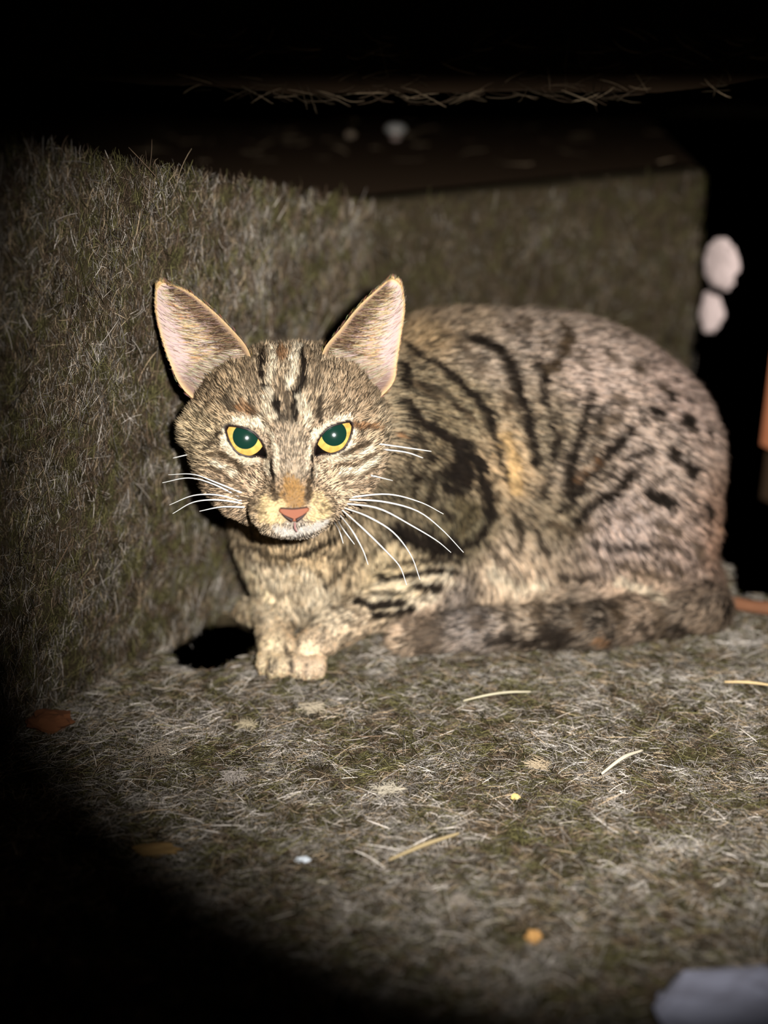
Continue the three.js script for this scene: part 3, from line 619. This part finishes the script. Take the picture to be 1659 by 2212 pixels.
// ---------------------------------------------------------------- coat colours
const COAT = { k: lin(24, 17, 10), b: lin(62, 49, 34), r: lin(122, 88, 58), o: lin(66, 56, 36), c: lin(212, 196, 168), y: lin(196, 172, 126), w: lin(186, 178, 166), g: lin(150, 134, 112), t: lin(196, 160, 108), n: lin(140, 106, 62) };
const PLAIN = { k: 0.4, b: 0.6, r: 0.7, o: 1, c: 0.65, y: 0.45, w: 0.2, g: 0.75, t: 0.6, n: 0.5 };
const marks = MARKS.map(([cls, hw, st, ...q]) => {
  const pts = []; for (let i = 0; i < q.length; i += 3) pts.push([q[i] / 10, q[i + 1] / 10, q[i + 2] / 10]);
  const c = [0, 1, 2].map((m) => pts.reduce((s, p) => s + p[m], 0) / pts.length);
  return { cls, hw: hw / 100, st, pts, c, r: Math.max(...pts.map((p) => Math.hypot(p[0] - c[0], p[1] - c[1], p[2] - c[2]))) };
});
const tones = TONES.map(([r, g, b, x, y, z]) => ({ c: lin(mix(r, (r + g + b) / 3, 0.06), mix(g, (r + g + b) / 3, 0.1), mix(b, (r + g + b) / 3, 0.24)), p: [x / 10, y / 10, z / 10] }));
function segDist(p, a, b) {
  const bx = b[0] - a[0], by = b[1] - a[1], bz = b[2] - a[2], px = p[0] - a[0], py = p[1] - a[1], pz = p[2] - a[2], l = bx * bx + by * by + bz * bz, t = l ? clamp((px * bx + py * by + pz * bz) / l, 0, 1) : 0;
  return Math.hypot(px - bx * t, py - by * t, pz - bz * t);
}
// ground tone and markings at a point of the skin: [r, g, b, fleck]
function coat(p) {
  let r = 0, g = 0, b = 0, w = 0;
  for (const t of tones) { const d2 = (p[0] - t.p[0]) ** 2 + (p[1] - t.p[1]) ** 2 + (p[2] - t.p[2]) ** 2 + 0.35, k = 1 / (d2 * d2); r += t.c[0] * k; g += t.c[1] * k; b += t.c[2] * k; w += k; }
  r /= w; g /= w; b /= w;
  let fleck = 1;
  const ragged = 0.6 * noise3(p[0] * 4.5, p[1] * 4.5, p[2] * 4.5) + 0.4 * noise3(p[0] * 11, p[1] * 11, p[2] * 11) - 0.5;
  for (const m of marks) {
    const reach = m.hw * 1.6 + 0.12;
    if (Math.hypot(p[0] - m.c[0], p[1] - m.c[1], p[2] - m.c[2]) > m.r + reach) continue;
    let d = 1e9;
    if (m.pts.length === 1) d = segDist(p, m.pts[0], m.pts[0]);
    for (let i = 1; i < m.pts.length; i++) d = Math.min(d, segDist(p, m.pts[i - 1], m.pts[i]));
    const k = m.st * (1 - sstep(m.hw * 0.7, m.hw * 1.35 + 0.06, d + ragged * (m.hw * 1.7 + 0.12)));
    if (k <= 0) continue;
    const c = COAT[m.cls]; r = mix(r, c[0], k); g = mix(g, c[1], k); b = mix(b, c[2], k); fleck = mix(fleck, PLAIN[m.cls], k);
  }
  return [r, g, b, fleck];
}

// ---------------------------------------------------------------- the cat
const cat = new THREE.Group(); cat.name = 'cat'; scene.add(cat);
cat.position.set(0.04, 0, -0.66);
tag(cat, 'brown tabby cat crouching on the felt floor, staring with yellow eyes', 'cat');
const CATO = [4, 0, -66];
const toCat = (pos) => { const o = new Float32Array(pos.length); for (let i = 0; i < pos.length; i++) o[i] = (pos[i] - CATO[i % 3]) * CM; return o; };
const inHead = (x, y, z) => { const h = toHead(x, y, z); return Math.abs(h[0]) < 5.1 && h[1] > -5.1 && h[1] < 4.4 && h[2] > -8.1 && h[2] < 2.4; };
const headMesh = surfaceNet(fromHead(-5.6, -5.6, -8.6), [HA, HB, HC], [11.2, 10.6, 11.4], 0.085, field);
const bodyMesh = surfaceNet([-12, -0.4, -80], [[1, 0, 0], [0, 1, 0], [0, 0, 1]], [33, 21, 23], 0.28, field, (x, y, z) => !inHead(x, y, z));
{
  const gs = [], shade = [];
  for (const m of [headMesh, bodyMesh]) {
    const c = new Float32Array(m.pos.length);
    for (let i = 0; i < m.pos.length; i += 3) {
      const p = [m.pos[i], m.pos[i + 1], m.pos[i + 2]], h = toHead(...p); let k = coat(p);
      if (h[2] > -2 && lidDistance(Math.abs(h[0]), h[1]) < 0.07 && Math.abs(h[0]) > 0.7) k = lin(30, 20, 16);
      c[i] = k[0] * 0.8; c[i + 1] = k[1] * 0.8; c[i + 2] = k[2] * 0.8;
    }
    const g = geo(toCat(m.pos), m.idx, c); g.computeVertexNormals(); gs.push(g);
  }
  for (const e of EARS) {
    const m = earShell(e), c = new Float32Array(m.pos.length), pink = lin(182, 157, 152), brown = lin(104, 78, 60), tan = lin(200, 166, 120), back = lin(120, 100, 70);
    m.st.forEach(([s, t, b], i) => {
      const rim = 1 - sstep(0.02, 0.055, Math.min(s, 1 - s, (1 - t) * 1.6)), inn = 1 - sstep(0.1, 0.46, s + 0.16 * (noise3(s * 9, t * 16, 3) - 0.5)), low = (1 - sstep(0.16, 0.42, t)) * sstep(0.35, 0.6, s);
      for (let k = 0; k < 3; k++) c[3 * i + k] = b ? back[k] : mix(mix(mix(pink[k], brown[k], 0.75 * inn), brown[k], 0.8 * low), tan[k], rim);
    });
    const g = geo(toCat(m.pos), m.idx, c); g.computeVertexNormals(); gs.push(g);
  }
  part('body', mergeGeometries(gs), std({ vertexColors: true, roughness: 0.75 }), cat);
}
// ---------------------------------------------------------------- fur: tapering blades, three triangles each
class Fur {
  constructor(max) { this.p = new Float32Array(max * 15); this.c = new Float32Array(max * 15); this.i = new Uint32Array(max * 9); this.n = 0; }
  hair(p, n, t, len, width, lift, twist, c, tip) {
    const P = this.p, C = this.c, o = this.n * 15, v = this.n * 5, f = this.n * 9;
    const a = [n[0] * lift + t[0], n[1] * lift + t[1], n[2] * lift + t[2]], la = Math.hypot(...a), b = [n[0] * lift * 0.35 + t[0], n[1] * lift * 0.35 + t[1], n[2] * lift * 0.35 + t[2]], lb = Math.hypot(...b);
    let s = [a[1] * n[2] - a[2] * n[1], a[2] * n[0] - a[0] * n[2], a[0] * n[1] - a[1] * n[0]]; const ls = Math.hypot(...s) || 1; s = s.map((x) => x / ls);
    s = [s[0] + n[0] * twist, s[1] + n[1] * twist, s[2] + n[2] * twist];
    for (let k = 0; k < 3; k++) {
      const r = p[k] - n[k] * 0.03, m = r + a[k] / la * len * 0.5, e = m + b[k] / lb * len * 0.5, w = s[k] * width * 0.5;
      P[o + k] = r - w; P[o + 3 + k] = r + w; P[o + 6 + k] = m - w * 0.9; P[o + 9 + k] = m + w * 0.9; P[o + 12 + k] = e;
      C[o + k] = C[o + 3 + k] = C[o + 6 + k] = C[o + 9 + k] = c[k]; C[o + 12 + k] = tip[k];
    }
    this.i.set([v, v + 1, v + 2, v + 1, v + 3, v + 2, v + 2, v + 3, v + 4], f);
    this.n++;
  }
  build(name, material) {
    const g = geo(toCat(this.p.subarray(0, this.n * 15)), this.i.slice(0, this.n * 9), this.c.slice(0, this.n * 15));
    const m = part(name, g, material, cat); m.userData.kind = 'stuff'; return m;
  }
}
const furMat = new THREE.MeshPhysicalMaterial({ vertexColors: true, roughness: 0.8, specularIntensity: 0.25, side: THREE.DoubleSide });
{
  const R = rng(11), fur = new Fur(900000);
  const grow = (m, density) => {
    for (let f = 0; f < m.idx.length; f += 3) {
      const a = m.idx[f] * 3, b = m.idx[f + 1] * 3, c = m.idx[f + 2] * 3, q = m.pos;
      const e1 = [q[b] - q[a], q[b + 1] - q[a + 1], q[b + 2] - q[a + 2]], e2 = [q[c] - q[a], q[c + 1] - q[a + 1], q[c + 2] - q[a + 2]];
      const cr = [e1[1] * e2[2] - e1[2] * e2[1], e1[2] * e2[0] - e1[0] * e2[2], e1[0] * e2[1] - e1[1] * e2[0]], area = Math.hypot(...cr) / 2;
      const mid = [q[a] + (e1[0] + e2[0]) / 3, q[a + 1] + (e1[1] + e2[1]) / 3, q[a + 2] + (e1[2] + e2[2]) / 3];
      const want = area * density(mid, cr[2] / (2 * area || 1)), count = Math.floor(want) + (R() < want % 1 ? 1 : 0);
      if (!count) continue;
      const n = fieldNormal(...mid), flow = lie(mid);
      const dn = flow[0] * n[0] + flow[1] * n[1] + flow[2] * n[2], t0 = [flow[0] - n[0] * dn, flow[1] - n[1] * dn, flow[2] - n[2] * dn], l0 = Math.hypot(...t0) || 1;
      for (let h = 0; h < count; h++) {
        let u = R(), v = R(); if (u + v > 1) { u = 1 - u; v = 1 - v; }
        const p = [q[a] + e1[0] * u + e2[0] * v, q[a + 1] + e1[1] * u + e2[1] * v, q[a + 2] + e1[2] * u + e2[2] * v];
        if (p[1] < 0.12) continue;
        const hd = toHead(...p), nearHead = Math.hypot(hd[0], hd[1], hd[2] + 3) < 6; let len = flow[3] * mix(0.7, 1.15, R());
        const face = hd[2] > -2.2 && Math.abs(hd[0]) < 4 && Math.abs(hd[1]) < 4.5;
        if (face) {
          const ld = lidDistance(Math.abs(hd[0]), hd[1]); if (ld < 0.07) continue;
          len *= clamp(0.25 + ld * 0.9, 0.25, 1);
          if (Math.abs(hd[0]) < 0.7 - Math.max(0, -3.1 - hd[1]) * 1.0 && hd[1] < -2.98 && hd[1] > -3.8 && hd[2] > 0.9) continue;
        }
        const s = 3.2, jx = noise3(p[0] * s, p[1] * s, p[2] * s) - 0.5, jy = noise3(p[0] * s + 31, p[1] * s, p[2] * s) - 0.5, jz = noise3(p[0] * s, p[1] * s + 57, p[2] * s) - 0.5;
        const J = nearHead ? 0.7 : 0.6, K = 0.28, t = [t0[0] / l0 + jx * J + (R() - 0.5) * K, t0[1] / l0 + jy * J + (R() - 0.5) * K, t0[2] / l0 + jz * J + (R() - 0.5) * K];
        const cc = coat([p[0] + t[0] * len * 0.4, p[1] + t[1] * len * 0.4, p[2] + t[2] * len * 0.4]), fl = cc[3], fq = face ? 7.5 : 5.5, cl = 0.7 * noise3(p[0] * fq, p[1] * fq, p[2] * fq) + 0.3 * noise3(p[0] * 2.6, p[1] * 2.6 + 9, p[2] * 2.6);
        const dark = (nearHead ? 0.55 * R() + 0.45 * cl : 0.34 * R() + 0.66 * cl) < 0.485, g = dark ? mix(1, 0.12 + 0.2 * R(), fl) : mix(1, 1.2 + 0.5 * R(), fl), tip = R() < 0.35 ? mix(1, 0.5, fl) : 1.0, warm = 1 + (R() - 0.5) * 0.12;
        if (!nearHead) len *= 0.78;
        const c = [Math.min(0.95, cc[0] * g * warm), Math.min(0.95, cc[1] * g), Math.min(0.95, cc[2] * g / warm)];
        fur.hair(p, n, t, len, (face ? 0.038 : nearHead ? 0.04 : 0.042) * mix(0.6, 1.2, R()), (nearHead ? mix(0.35, 0.75, R()) : mix(0.5, 1.0, R())), (R() - 0.5) * 1.1, c, c.map((x) => x * tip));
      }
    }
  };
  grow(headMesh, (m, nz) => { const h = toHead(...m); return (h[2] > -3 ? 620 : 330) * (nz < -0.25 ? 0.3 : 1); });
  grow({ pos: bodyMesh.pos, idx: bodyMesh.idx }, (m, nz) => (nz < -0.25 ? 70 : m[1] < 2.2 ? 400 : 350));
  console.log('hairs', fur.n);
  fur.build('fur', furMat);
}
// ear hair: a rim of short tan hair, fringes that sweep from the inner edge across the cup, short fur behind
{
  const R = rng(23), fur = new Fur(40000), tan = lin(198, 164, 116), cream = lin(190, 174, 152), dark = lin(72, 54, 40), mid = lin(140, 116, 88);
  for (const e of EARS) {
    const world = (v) => fromHead(v.x, v.y, v.z), dir = (v) => headDir(v.x, v.y, v.z);
    for (let k = 0; k < 2600; k++) {                 // rim
      const side = R(), t = side < 0.46 || side > 0.54 ? Math.pow(R(), 0.9) : 1, s = side < 0.46 ? 0.015 + R() * 0.03 : side > 0.54 ? 0.985 - R() * 0.03 : R();
      const p = e.at(s, t), n = e.normal(s, t), up = e.at(s, Math.min(1, t + 0.02)).sub(e.at(s, Math.max(0, t - 0.02))).normalize(), out = e.at(s < 0.5 ? 0 : 1, t).sub(e.at(0.5, t)).normalize();
      const d = up.multiplyScalar(0.9).addScaledVector(out, 0.35 + 0.3 * R()), c = (R() < 0.8 ? tan : mid).map((x) => x * mix(0.8, 1.1, R()));
      fur.hair(world(p), dir(n), dir(d), mix(0.12, 0.22, R()), 0.026, 0.25 + R() * 0.2, (R() - 0.5), c, c);
    }
    for (let k = 0; k < 3000; k++) {                 // across the cup
      const t = 0.04 + 0.84 * Math.pow(R(), 1.35), s = 0.03 + 0.55 * Math.pow(R(), 1.3) * mix(1.2, 0.8, t), p = e.at(s, t), n = e.normal(s, t), out = e.at(Math.min(1, s + 0.05), Math.min(1, t + 0.02)).sub(e.at(s, t)).normalize();
      const light = R() < 0.55, c = (light && s > 0.16 + 0.2 * R() ? (R() < 0.5 ? cream : tan) : (R() < 0.6 ? dark : mid)).map((x) => x * mix(0.75, 1.05, R()));
      fur.hair(world(p), dir(n), dir(out.add(new THREE.Vector3((R() - 0.5) * 0.25, (R() - 0.5) * 0.4, 0))), mix(0.35, 1.0, R()) * mix(1.15, 0.6, t), 0.022, 0.15 + 0.25 * R(), (R() - 0.5), c, c);
    }
    for (let k = 0; k < 900; k++) {                  // thin pale hair over the bare skin
      const t = 0.1 + 0.78 * R(), s = 0.25 + 0.62 * R(), p = e.at(s, t), n = e.normal(s, t), out = e.at(Math.min(1, s + 0.05), Math.min(1, t + 0.03)).sub(e.at(s, t)).normalize(), c = (R() < 0.6 ? cream : R() < 0.5 ? mid : dark).map((x) => x * mix(0.8, 1.15, R()));
      fur.hair(world(p), dir(n), dir(out.add(new THREE.Vector3(0, (R() - 0.5) * 0.5, 0))), mix(0.3, 0.8, R()), 0.015, 0.1 + 0.15 * R(), (R() - 0.5), c, c);
    }
    for (let k = 0; k < 1500; k++) {                 // tuft at the base
      const t = 0.02 + 0.2 * R(), s = 0.05 + 0.75 * R(), p = e.at(s, t), n = e.normal(s, t), out = e.at(Math.min(1, s + 0.06), t + 0.05).sub(e.at(s, t)).normalize();
      const c = (R() < 0.7 ? cream : mid).map((x) => x * mix(0.7, 1.0, R()));
      fur.hair(world(p), dir(n), dir(out), mix(0.4, 1.0, R()), 0.024, 0.5 + 0.5 * R(), (R() - 0.5), c, c);
    }
    for (let k = 0; k < 2200; k++) {                 // behind
      const t = R(), s = R(), p = e.at(s, t), n = e.normal(s, t).negate(), up = e.at(s, Math.min(1, t + 0.02)).sub(e.at(s, Math.max(0, t - 0.02))).normalize();
      p.addScaledVector(n, 0.16); const c = mid.map((x) => x * mix(0.4, 1, R()));
      fur.hair(world(p), dir(n), dir(up), 0.3, 0.03, 0.3, (R() - 0.5), c, c);
    }
  }
  fur.build('ear_hair', furMat);
}
// ---------------------------------------------------------------- eyes, nose, mouth, whiskers
{
  const headQ = new THREE.Quaternion().setFromRotationMatrix(new THREE.Matrix4().makeBasis(new THREE.Vector3(...HA), new THREE.Vector3(...HB), new THREE.Vector3(...HC)));
  const put = (o, a, b, c) => { const p = fromHead(a, b, c); o.position.set((p[0] - CATO[0]) * CM, (p[1] - CATO[1]) * CM, (p[2] - CATO[2]) * CM); o.quaternion.copy(headQ); return o; };
  const cap = (r, a, b) => new THREE.SphereGeometry(r * CM, 64, 24, 0, Math.PI * 2, a, b - a).rotateX(Math.PI / 2);
  const wet = { clearcoat: 1, clearcoatRoughness: 0.13, roughness: 0.8, specularIntensity: 0.1 };
  const tp = Math.asin(0.56 / EYE.r), ti = Math.asin(0.85 / EYE.r);
  const eyeshineMat = new THREE.MeshPhysicalMaterial({ color: col(11, 43, 33), ...wet }), ballMat = new THREE.MeshPhysicalMaterial({ color: col(16, 11, 9), ...wet }), irisMat = new THREE.MeshPhysicalMaterial({ vertexColors: true, ...wet }), rimMat = std({ color: col(40, 24, 18), roughness: 0.45 });  // pupil green: the tapetum reflection, painted as a flat dark colour
  const ig = cap(EYE.r, tp, ti), ip = ig.attributes.position, ic = new Float32Array(ip.count * 3), gold = lin(212, 170, 86), green = lin(186, 172, 90), rust = lin(178, 126, 58);
  for (let i = 0; i < ip.count; i++) { const x = ip.getX(i) / CM, y = ip.getY(i) / CM, rr = Math.hypot(x, y), a = Math.atan2(y, x), t = (rr - 0.53) / 0.32, n = fbm(Math.cos(a) * 7 + 9, Math.sin(a) * 7 + 9, rr * 3); for (let k = 0; k < 3; k++) ic[3 * i + k] = mix(mix(green[k], gold[k], clamp(t * 2.2, 0, 1)), rust[k], clamp((n - 0.45) * 1.8, 0, 0.7)); }
  ig.setAttribute('color', new THREE.BufferAttribute(ic, 3));
  for (const s of [-1, 1]) {
    const eye = part('eye', cap(EYE.r, ti, Math.PI), ballMat, cat); put(eye, s * EYE.a, EYE.b, EYE.c); eye.rotateX(-0.1); eye.userData.label = 'wide yellow eye with green eyeshine painted on the pupil';
    part('iris', ig, irisMat, eye); part('pupil', cap(EYE.r, 0, tp), eyeshineMat, eye);
    const lids = LIDS.map(([a, b]) => { const x = a - EYE.a, y = b - EYE.b, z = Math.sqrt(Math.max(0.05, 1.25 * 1.25 - x * x - y * y)); return [s * x * CM, y * CM, z * CM]; }); lids.push(lids[0]);
    const lid = part('eyelid_rim', tube(lids, lids.map(() => 0.0004), 6), rimMat, eye); lid.rotation.x = 0.1;
  }
  // nose leather
  const sh = new THREE.Shape(); sh.moveTo(-0.62, 0.06); sh.quadraticCurveTo(0, 0.0, 0.62, 0.06); sh.quadraticCurveTo(0.72, 0.0, 0.6, -0.1); sh.quadraticCurveTo(0.36, -0.34, 0.12, -0.56); sh.quadraticCurveTo(0, -0.64, -0.12, -0.56); sh.quadraticCurveTo(-0.36, -0.34, -0.6, -0.1); sh.quadraticCurveTo(-0.72, 0.0, -0.62, 0.06);
  const ng = new THREE.ExtrudeGeometry(sh, { depth: 0.28, bevelEnabled: true, bevelSize: 0.07, bevelThickness: 0.09, bevelSegments: 5, curveSegments: 14 }); ng.scale(0.88 * CM, 0.76 * CM, CM);
  const nose = put(part('nose', ng, std({ color: col(134, 74, 44), roughness: 0.65 }), cat), 0.03, -3.06, 1.42); nose.userData.label = 'salmon pink nose'; nose.rotateX(0.12);
  const dk = std({ color: col(44, 22, 16), roughness: 0.6 });
  for (const s of [-1, 1]) part('nostril', tube([[s * 0.0053, -0.0014, 0.0032], [s * 0.0036, -0.0028, 0.0036], [s * 0.0008, -0.0045, 0.0037]], [0.0003, 0.0006, 0.001], 6, 10), dk, nose);
  part('nose_line', tube([[-0.0057, 0.0011, 0.0034], [0, 0.0007, 0.004], [0.0057, 0.0011, 0.0034]], [0.0004, 0.0004, 0.0004], 6, 10), std({ color: col(60, 42, 32) }), nose);
  put(part('mouth', tube([[0, 0.0015, 0.001], [0, -0.001, 0.0006], [0.0008, -0.0026, -0.0004]], [0.0005, 0.0005, 0.0004], 5, 8), std({ color: col(150, 110, 104) }), cat), 0.05, -3.8, 1.42);
  const wm = std({ color: col(246, 244, 238), roughness: 0.4 });
  for (const w of WHISKERS) { const pts = w.map(([x, y, z]) => [(x / 10 - CATO[0]) * CM, (y / 10 - CATO[1]) * CM, (z / 10 - CATO[2]) * CM]); part('whisker', tube(pts, pts.map((_, i) => mix(0.00046, 0.00014, i / (pts.length - 1))), 5, 18), wm, cat); }
}
shadows(cat);
scene.traverse((o) => { if (o.isMesh) { o.castShadow = true; o.receiveShadow = true; } });
renderer.render(scene, camera);
